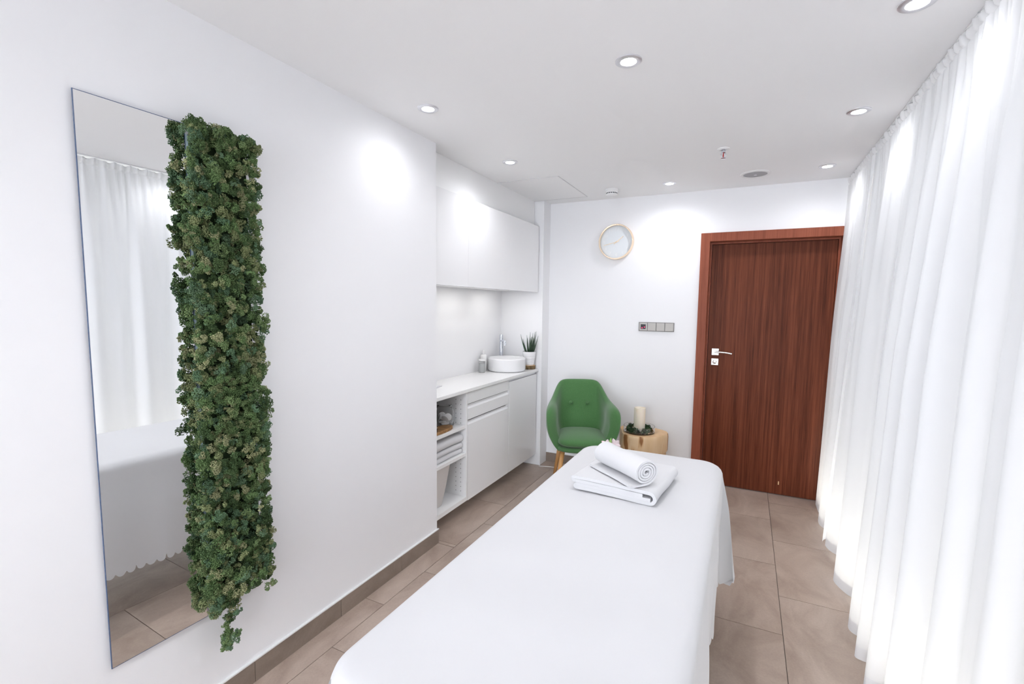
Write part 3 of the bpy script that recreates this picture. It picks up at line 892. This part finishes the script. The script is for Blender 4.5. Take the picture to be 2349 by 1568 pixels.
curtain('sheer_curtain', -4.2, 2.592, 'long sheer white curtain panel nearest the camera on the right', 3, .0)
tr = MB().box(.600, .640, YB+.1, D-.01, H-.0055, H-.0005).build('curtain_track', M_white); tag(tr, 'white ceiling track above the sheer curtains', 'curtain track')
for k, (y0, y1) in enumerate(((YB+.2, .2), (.25, 2.15), (2.2, 4.08))):
    e = empty('light_strip', (.80, (y0+y1)/2, 0)); tag(e, ['light strip on the floor behind the near end of the curtain', 'light strip on the floor behind the middle of the curtain', 'light strip on the floor behind the curtain by the door'][k], 'light strip', 'floor lights behind the curtain')
    MB().box(-.02, .02, -(y1-y0)/2, (y1-y0)/2, 0, .012).build('profile', M_white, e)
    MB().box(-.012, .012, -(y1-y0)/2+.005, (y1-y0)/2-.005, .012, .016).build('diffuser', M_led, e)
    l = bpy.data.lights.new('strip_light', 'AREA'); l.shape = 'RECTANGLE'; l.size = .03; l.size_y = y1-y0; l.energy = STRIP_W*(y1-y0)/1.9; l.color = (1, .985, .90)
    lo = bpy.data.objects.new('strip_light', l); col.objects.link(lo); lo.parent = e; lo.location = (0, 0, .02); lo.rotation_euler = (PI, 0, 0)

# ------------------------------------------------------------------ treatment bed
BX0, BX1, BY0, BY1, BT = -.744, -.062, .600, 2.425, .748
e = empty('treatment_bed', ((BX0+BX1)/2, (BY0+BY1)/2, 0)); tag(e, 'padded treatment bed hidden under the white sheet', 'bed')
hx_, hy_ = (BX1-BX0)/2-.02, (BY1-BY0)/2-.02
MB().box(-hx_, hx_, -hy_, hy_, .655, BT-.012).build('mattress', M_cush, e, bevel=.03, seg=4)
MB().box(-hx_+.03, hx_-.03, -hy_+.04, hy_-.04, .59, .654).build('frame', M_legm, e, bevel=.004)
for sx in (-1, 1):
    for sy in (-1, 1):
        MB().box(sx*(hx_-.08)-.02, sx*(hx_-.08)+.02, sy*(hy_-.16)-.02, sy*(hy_-.16)+.02, 0, .589).build('leg', M_legm, e, bevel=.003)
MB().box(-hx_+.09, hx_-.09, -.02, .02, .18, .21).build('crossbar', M_legm, e)
def sheet():
    re_ = .038; rc = .070
    ix0, ix1, iy0, iy1 = BX0+re_, BX1-re_, BY0+re_, BY1-re_
    seg = []      # (point, normal, cornerness 0..1, s-coordinate)
    def arc(cx_, cy_, a0):
        for k in range(44):
            a = a0+PI/2*k/44
            seg.append(((cx_+rc*math.cos(a), cy_+rc*math.sin(a)), (math.cos(a), math.sin(a)), math.sin(PI*k/44), k/44))
    def line(p, q, nrm, step):
        L = math.dist(p, q); n = max(2, int(L/step))
        for k in range(n):
            t = k/n
            seg.append(((p[0]+(q[0]-p[0])*t, p[1]+(q[1]-p[1])*t), nrm, 0, t))
    arc(ix1-rc, iy1-rc, 0)
    line((ix1-rc, iy1), (ix0+rc, iy1), (0, 1), .0048)
    arc(ix0+rc, iy1-rc, PI/2)
    line((ix0, iy1-rc), (ix0, iy0+rc), (-1, 0), .0048)
    arc(ix0+rc, iy0+rc, PI)
    line((ix0+rc, iy0), (ix1-rc, iy0), (0, -1), .0048)
    arc(ix1-rc, iy0+rc, 3*PI/2)
    line((ix1, iy0+rc), (ix1, iy1-rc), (1, 0), .0048)
    N = len(seg)
    s = [0]
    for k in range(1, N): s.append(s[-1]+math.dist(seg[k][0], seg[k-1][0])+.05*(seg[k][2] > 0)*.25)
    cw = np.array([q[2] for q in seg])
    # smooth corner influence spreading along the sides
    ker = np.hanning(121); ker /= ker.sum()
    cs = np.convolve(np.concatenate([cw, cw, cw]), ker, 'same')[N:2*N]; cs /= cs.max()
    rows = []
    arcL = re_*PI/2
    ds = [0, .012, .024, .036, .048, arcL+.001]+list(np.linspace(arcL+.02, .54, 26))
    scal = np.array([abs(math.sin(PI*q/.040))**.32 for q in s])
    for di, d in enumerate(ds):
        row = []
        last = di == len(ds)-1
        for k in range(N):
            (px, py), (nx, ny), c_, t = seg[k]
            dd = d*(1+.05*cs[k])
            if di >= len(ds)-3:
                dd += (di-(len(ds)-4))/3*.034*(scal[k]-.5)
            if dd < arcL:
                out = re_*math.sin(dd/re_); drop = re_*(1-math.cos(dd/re_))
            else:
                h = dd-arcL
                u = h/.5
                rip = (.010*math.sin(s[k]*13+1.2)+.007*math.sin(s[k]*29+.4))*u*(1-cs[k]*.5)
                rip += cs[k]*u**.9*(.055+.052*math.sin(c_*7.5+t*9+(2.1 if py > 1.5 else .3)))
                out = re_+rip*.95
                out += .006*math.sin(s[k]*4+h*9)*min(1, u*3)
                drop = re_+h
            row.append((px+nx*out, py+ny*out, BT-drop+.0))
        rows.append(row)
    m = MB(); m.grid(rows, closed=True, flip=True)
    # top: inner rings down to the centre line
    ring0 = len(m.v)
    top = []
    for j, f_ in enumerate((0, .12, .3, .5, .7, .9, 1.0)):
        row = []
        for k in range(N):
            px, py = seg[k][0]
            cxm = (ix0+ix1)/2
            cyc = min(max(py, iy0+.28), iy1-.28)
            qx, qy = px+(cxm-px)*f_, py+(cyc-py)*f_
            row.append((qx, qy, BT+.0028*math.sin(PI/2*min(1, f_*3))+(.0022*math.sin(qx*11+qy*7)+.0018*math.sin(qy*19-qx*5))*min(1, f_*4)))
        top.append(row)
    m.grid(top, closed=True)
    m.f.append(tuple(ring0+6*N+k for k in range(N))); m.m.append(0)
    o = m.build('bed_sheet', M_sheet, smooth=True)
    bm = bmesh.new(); bm.from_mesh(o.data); bmesh.ops.remove_doubles(bm, verts=bm.verts, dist=.0004)
    bmesh.ops.recalc_face_normals(bm, faces=bm.faces); bm.to_mesh(o.data); bm.free()
    return o
o = sheet(); tag(o, 'white cotton sheet with scalloped hem draped over the bed', 'sheet')

# ------------------------------------------------------------------ towels on the bed
def ribbon(path, th):
    """closed outline of a thick polyline"""
    L, R_ = [], []
    n = len(path)
    for i in range(n):
        p0 = path[max(i-1, 0)]; p1 = path[min(i+1, n-1)]
        tx, ty = p1[0]-p0[0], p1[1]-p0[1]; l = math.hypot(tx, ty) or 1
        nx, ny = -ty/l, tx/l
        L.append((path[i][0]+nx*th/2, path[i][1]+ny*th/2)); R_.append((path[i][0]-nx*th/2, path[i][1]-ny*th/2))
    return L, R_
def extrude_ribbon(name, path, th, length, mat_, wob=.0012, N=16):
    L, R_ = ribbon(path, th)
    n = len(path)
    rows = []
    prof = L+R_[::-1]
    k = len(prof)
    for j in range(N+1):
        y = -length/2+length*j/N
        rows.append([(p[0]+wob*math.sin(31*y+p[1]*60), y+ (0 if 0 < j < N else wob*math.sin(p[0]*60+p[1]*200)), p[1]+wob*math.sin(17*p[0]+23*y)) for p in prof])
    m = MB(); m.grid(rows, closed=True, flip=True)
    for base, rev in ((0, False), (N*k, True)):       # end caps as quad strips
        for i in range(n-1):
            q = (base+i, base+i+1, base+k-2-i, base+k-1-i)
            m.f.append(tuple(reversed(q)) if not rev else q); m.m.append(0)
    o = m.build(name, mat_, smooth=True)
    bm = bmesh.new(); bm.from_mesh(o.data); bmesh.ops.recalc_face_normals(bm, faces=bm.faces); bm.to_mesh(o.data); bm.free()
    return auto_smooth(o, .9)
t = .0125
wdt = .325
def arcp(cx_, cz, r, a0, a1, n=8): return [(cx_+r*math.cos(a0+(a1-a0)*k/n), cz+r*math.sin(a0+(a1-a0)*k/n)) for k in range(n+1)]
def ln(x0, z0, x1, z1, n=6): return [(x0+(x1-x0)*k/n, z0+(z1-z0)*k/n) for k in range(n)]
hl = wdt/2
zc = [t/2, t*1.55, t*2.62, t*3.68]
path = ln(hl-.020, zc[1], -hl+.012, zc[1])
path += arcp(-hl+.012, (zc[0]+zc[1])/2, (zc[1]-zc[0])/2, PI/2, 3*PI/2)
path += ln(-hl+.02, zc[0], hl-.024, zc[0])[0:]
path += arcp(hl-.024, (zc[0]+zc[3])/2, (zc[3]-zc[0])/2, -PI/2, PI/2, 12)
path += ln(hl-.03, zc[3], -hl+.004, zc[3]+.001)[1:]
path += arcp(-hl+.002, (zc[2]+zc[3])/2, (zc[3]-zc[2])/2, PI/2, 3*PI/2)
path += ln(-hl+.01, zc[2], hl*.88, zc[2]-.001, 10)
o = extrude_ribbon('folded_bath_towel', path, t*1.03, .335, M_towel)
o.location = (-.408, 1.902, BT+.0075); o.rotation_euler = (0, 0, -.10)
tag(o, 'white bath towel folded flat on the far end of the bed', 'towel')
# rolled towel
r0_, turns = .007, 4.2
path = []
nst = 120
for k in range(nst+1):
    a = -PI/2-2*PI*turns*(1-k/nst)
    r_ = r0_+(.049-r0_)*k/nst
    path.append((r_*1.08*math.cos(a), r_*.94*math.sin(a)))
z0_ = path[-1][1]
path += [(-.018, z0_-.001), (-.036, z0_-.0015), (-.054, z0_), (-.066, z0_+.002)] if False else [(.020, z0_-.0008), (.040, z0_-.001), (.058, z0_), (.070, z0_+.001)]
o = extrude_ribbon('rolled_towel', path, .0078, .268, M_towel, wob=.0010)
# axis from right-near end to left-far end
ax = Vector((-.516+.304, 1.932-1.758, 0)); ang = math.atan2(ax.y, ax.x)-PI/2
zt_ = BT+.0075+zc[3]+t/2+.0035
o.rotation_euler = (0, 0, ang+PI); o.location = ((-.516-.304)/2, (1.932+1.758)/2, zt_+.0055-z0_)
tag(o, 'rolled white towel lying on top of the folded bath towel', 'towel')

# flower behind the roll
e = empty('flower', (-.580, 2.285, BT+.005)); tag(e, 'pink and white flower with green leaves behind the rolled towel', 'flower')
m = MB(); m.tube([(-.03, .02, .008), (.03, -.005, .010), (.10, -.03, .008)], .003, 8); m.build('stem', M_pgreen, e, smooth=True)
def petal(name, base, direc, ln_, w, mat_, curl=.3):
    d = Vector(direc).normalized(); sd = d.cross(Vector((.3, -1, .25))).normalized(); nn = sd.cross(d)
    rows = []
    for j in range(7):
        t_ = j/6; ww = w*math.sin(PI*min(1, .12+t_*.86))**.8
        c_ = Vector(base)+d*ln_*t_+nn*curl*ln_*t_*t_
        rows.append([c_+sd*ww*q-nn*ww*.25*q*q for q in (-1, -.5, 0, .5, 1)])
    m = MB(); m.grid(rows); o = m.build(name, mat_, e, smooth=True)
    s_ = o.modifiers.new('solid', 'SOLIDIFY'); s_.thickness = .0012
for (bx, by, bz) in ((-.015, 0, .030), (.022, .012, .036)):
    for k in range(6):
        a = 2*PI*k/6+bx*40
        petal('petal', (bx, by, bz), (math.cos(a)*.9, -.25+.3*math.sin(a), math.sin(a)*.75+.25), .036, .011, M_petal, .2)
petal('leaf', (.000, -.014, .016), (.15, -.05, 1), .062, .008, M_pgreen, -.12)
petal('leaf', (.050, -.016, .008), (.8, -.2, .5), .052, .009, M_pgreen, .2)
petal('leaf', (.062, -.02, .010), (1, -.4, .12), .05, .006, M_pgreen, -.1)

# ------------------------------------------------------------------ green armchair
ch = empty('armchair', (-1.138, 3.555, 0), math.radians(23)); tag(ch, 'green upholstered tub armchair with oak legs in the corner', 'armchair')
cols = [  # x, y (back +), top z, thickness, lean back
    (0, .245, .845, .055, .095), (.075, .244, .845, .055, .095), (.140, .239, .843, .055, .092), (.178, .226, .828, .056, .085),
    (.208, .198, .775, .058, .06), (.235, .152, .722, .064, .03), (.258, .090, .698, .074, .010), (.272, .012, .690, .084, 0),
    (.280, -.070, .686, .092, 0), (.283, -.140, .678, .096, 0), (.280, -.186, .655, .094, 0), (.273, -.210, .605, .086, 0), (.265, -.218, .520, .074, 0)]
NV = 9
def shell_rows():
    full = [(-x, y, z, th, l) for x, y, z, th, l in reversed(cols[1:])]+cols
    rows = []
    zb = .375
    for (x, y, zt, th, lean) in full:
        nrm = Vector((x/.285, (y+.03)/.26, 0)); nrm.normalize()
        if y < -.19: nrm = Vector((math.copysign(.8, x), -.6, 0)).normalized()
        outer, inner = [], []
        for j in range(NV):
            v = j/(NV-1)
            z = zb+(zt-zb)*v
            sc = .68+.32*math.sin(PI/2*min(1, (z-zb)/.22))**.8
            ox, oy = x*sc, y*(.80+.20*min(1, (z-zb)/.24)) + lean*max(0, (z-.55)/.30)
            outer.append(Vector((ox, oy, z)))
            tt = th*(1 if v < .95 else .9)
            inner.append(Vector((ox, oy, z))-nrm*tt)
        rim_o = outer[-1]; rim_i = inner[-1]
        mid = (rim_o+rim_i)/2+Vector((0, 0, th*.30))
        prof = outer+[rim_o*.75+rim_i*.25+Vector((0, 0, th*.22)), mid, rim_o*.25+rim_i*.75+Vector((0, 0, th*.22))]+list(reversed(inner))
        rows.append(prof)
    return rows
R_ = shell_rows()
m = MB(); m.grid(R_)
k = len(R_[0])
# front ends of the arms
for base, rev in ((0, False), ((len(R_)-1)*k, True)):
    f_ = list(range(base, base+k))
    h_ = k//2
    for i in range(h_):
        a_, b_ = base+i, base+k-1-i
        if i+1 <= h_-1 or True:
            q = (base+i, base+k-1-i, base+k-2-i, base+i+1)
            if len(set(q)) == 4: m.f.append(q if rev else tuple(reversed(q))); m.m.append(0)
            elif len(set(q)) == 3:
                q = tuple(dict.fromkeys(q)); m.f.append(q if rev else tuple(reversed(q))); m.m.append(0)
sh = m.build('shell', M_fabric, ch, smooth=True, sub=2)
bm = bmesh.new(); bm.from_mesh(sh.data); bmesh.ops.recalc_face_normals(bm, faces=bm.faces); bm.to_mesh(sh.data); bm.free()
# seat base: shallow rounded tray joining the shell
def pad(name, a, b, h, z, y, mat_, p=3.2, taper=0, n=40, crown=.3):
    rows = []
    for j in range(13):
        v = -PI/2+PI*j/12
        rr = max(.02, math.cos(v))**.42; zz = math.copysign(abs(math.sin(v))**.8, math.sin(v))
        row = []
        for q in range(n):
            an = 2*PI*q/n; c_, s_ = math.cos(an), math.sin(an)
            xx = a*rr*abs(c_)**(2/p)*math.copysign(1, c_); yy = b*rr*abs(s_)**(2/p)*math.copysign(1, s_)
            xx *= 1-taper*(yy/b)
            cz = crown*h*(1-(xx/a)**2)*(1-(yy/b)**2) if zz > 0 else 0
            row.append((xx, y+yy, z+h*zz+cz))
        rows.append(row)
    m = MB(); m.grid(rows, closed=True); m.f.append(tuple(reversed(range(n)))); m.f.append(tuple(range(12*n, 13*n))); m.m += [0, 0]
    return m.build(name, mat_, ch, smooth=True)
pad('seat_base', .205, .232, .030, .392, -.005, M_fabric, 3.0, .10, crown=0)
pad('seat_cushion', .192, .222, .037, .447, -.028, M_fabric, 3.6, .05, crown=.5)
for sx in (-1, 1):
    m = MB(); m.lathe([(.001, -.004), (.010, -.002), (.0145, .002), (.013, .007), (.005, .011)], 16)
    b_ = m.build('button', M_fabric, ch, smooth=True); b_.location = (sx*.070, .214, .675); b_.rotation_euler = (PI/2-.25, 0, 0)
for sx in (-1, 1):
    for sy in (-1, 1):
        m = MB(); m.tube([(sx*.150, sy*.15, .372), (sx*.205, sy*.215, .004)], [.019, .0115], 12)
        m.build('leg', M_oak, ch, smooth=True)

# ------------------------------------------------------------------ stump table with candle
SXC, SYC, ST = -.722, 3.875, .470
e = empty('stump_table', (SXC, SYC, 0)); tag(e, 'pale tree stump side table beside the green armchair', 'side table')
def lob(a, z): return 1+.075*math.cos(3*(a-.25))+.045*math.cos(2*(a+.9))+.028*math.sin(5*a)
def stump_mat():
    m = bpy.data.materials.new('stump_side'); m.use_nodes = True
    nt = m.node_tree; N = nt.nodes; L = nt.links; b = N['Principled BSDF']
    tc = N.new('ShaderNodeTexCoord'); mp = N.new('ShaderNodeMapping'); mp.inputs['Scale'].default_value = (9, 9, 2.2); mp.inputs['Location'].default_value = (1.3, .4, 0)
    nz = N.new('ShaderNodeTexNoise'); nz.inputs['Scale'].default_value = 1; nz.inputs['Detail'].default_value = 3
    cr = N.new('ShaderNodeValToRGB'); cr.color_ramp.interpolation = 'LINEAR'
    E_ = cr.color_ramp.elements
    E_[0].position = .30; E_[0].color = (.26, .10, .03, 1)
    E_[1].position = .36; E_[1].color = (.70, .48, .26, 1)
    for p, c_ in ((.56, (.78, .58, .36)), (.61, (.74, .50, .27)), (.635, (.33, .14, .045))):
        q = E_.new(p); q.color = (*c_, 1)
    L.new(tc.outputs['Object'], mp.inputs[0]); L.new(mp.outputs[0], nz.inputs[0]); L.new(nz.outputs[0], cr.inputs[0]); L.new(cr.outputs[0], b.inputs['Base Color'])
    b.inputs['Roughness'].default_value = .55
    return m
M_stump = stump_mat()
m = MB(); m.lathe([(.187, ST-.150), (.191, ST-.140), (.193, ST-.03), (.190, ST-.006), (.185, ST-.001)], 72, wob=lob); auto_smooth(m.build('upper_slab', M_stump, e))
m = MB(); m.lathe([(.186, ST-.001), (.181, ST)], 72, wob=lob); m.build('top_face', M_cut, e)
m = MB(); m.lathe([(.170, 0), (.178, .01), (.181, ST-.165), (.170, ST-.151)], 72, wob=lob); auto_smooth(m.build('trunk', M_stump, e))
e = empty('glass_dish', (-.737, 3.830, ST)); tag(e, 'shallow clear glass dish holding the candle', 'dish')
m = MB(); m.lathe([(.112, 0), (.121, .003), (.123, .010), (.123, .052), (.1215, .053), (.120, .052), (.120, .011), (.115, .007)], 56); auto_smooth(m.build('dish_glass', M_glass, e))
e = empty('candle', (-.737, 3.830, ST+.0075)); tag(e, 'thick ivory pillar candle standing in the glass dish', 'candle')
m = MB(); m.lathe([(.043, 0), (.045, .002), (.045, .183), (.0445, .192), (.042, .193), (.038, .176), (.02, .172)], 40, wob=lambda a, z: 1+(.03*math.sin(3*a+1) if z > .185 else 0)); auto_smooth(m.build('wax', M_wax, e))
m = MB(); m.tube([(0, 0, .17), (.001, 0, .186)], .0012, 6); m.build('wick', M_black, e)
mr_ = empty('moss_ring', (-.737, 3.830, ST+.0075)); tag(mr_, 'ring of dark green moss around the candle in the dish', 'moss')
def moss_ring(parent):
    g = np.random.default_rng(11)
    P = []; 
    verts = []; faces = []; cols_ = []
    octa = [(1, 0, 0), (-1, 0, 0), (0, 1, 0), (0, -1, 0), (0, 0, 1), (0, 0, -1)]
    of = [(0, 2, 4), (2, 1, 4), (1, 3, 4), (3, 0, 4), (2, 0, 5), (1, 2, 5), (3, 1, 5), (0, 3, 5)]
    for k in range(70):
        a = g.uniform(0, 2*PI); r = g.uniform(.064, .100); z = g.uniform(.008, .036)
        c = np.array([.04, .075, .035])*g.uniform(.5, 1.8)
        for q in range(70):
            d = g.normal(size=3); d /= np.linalg.norm(d)
            p = np.array([r*math.cos(a), r*math.sin(a), z])+d*.012*g.uniform(.6, 1.1)
            if p[2] < .002: p[2] = .002+abs(p[2])*.3
            rad_ = math.hypot(p[0], p[1])
            if rad_ > .1125: p[:2] *= .1125/rad_
            if rad_ < .0505: p[:2] *= .0505/rad_
            s = g.uniform(.0018, .0034); n0 = len(verts)
            for o_ in octa: verts.append(tuple(p+np.array(o_)*s*g.uniform(.5, 1.4)))
            faces.extend([(i+n0, j+n0, l+n0) for i, j, l in of]); cols_ += [tuple(c*g.uniform(.8, 1.3))+(1,)]*6
    me = bpy.data.meshes.new('moss'); me.from_pydata(verts, [], faces); me.materials.append(M_moss)
    at = me.color_attributes.new('tint', 'FLOAT_COLOR', 'POINT'); at.data.foreach_set('color', np.array(cols_, np.float32).ravel())
    o = bpy.data.objects.new('moss', me); col.objects.link(o); o.parent = parent; o['kind'] = 'stuff'
moss_ring(mr_)

# cable on the floor by the alcove end
pts = []
for k in range(15):
    t_ = k/14; pts.append((-1.655+.52*t_, 3.93+.10*math.sin(t_*3.2)-.16*t_, .0045))
m = MB(); m.tube(pts, .0035, 8); o = m.build('floor_cable', M_cable, smooth=True); tag(o, 'thin white cable lying on the floor behind the armchair leg', 'cable')
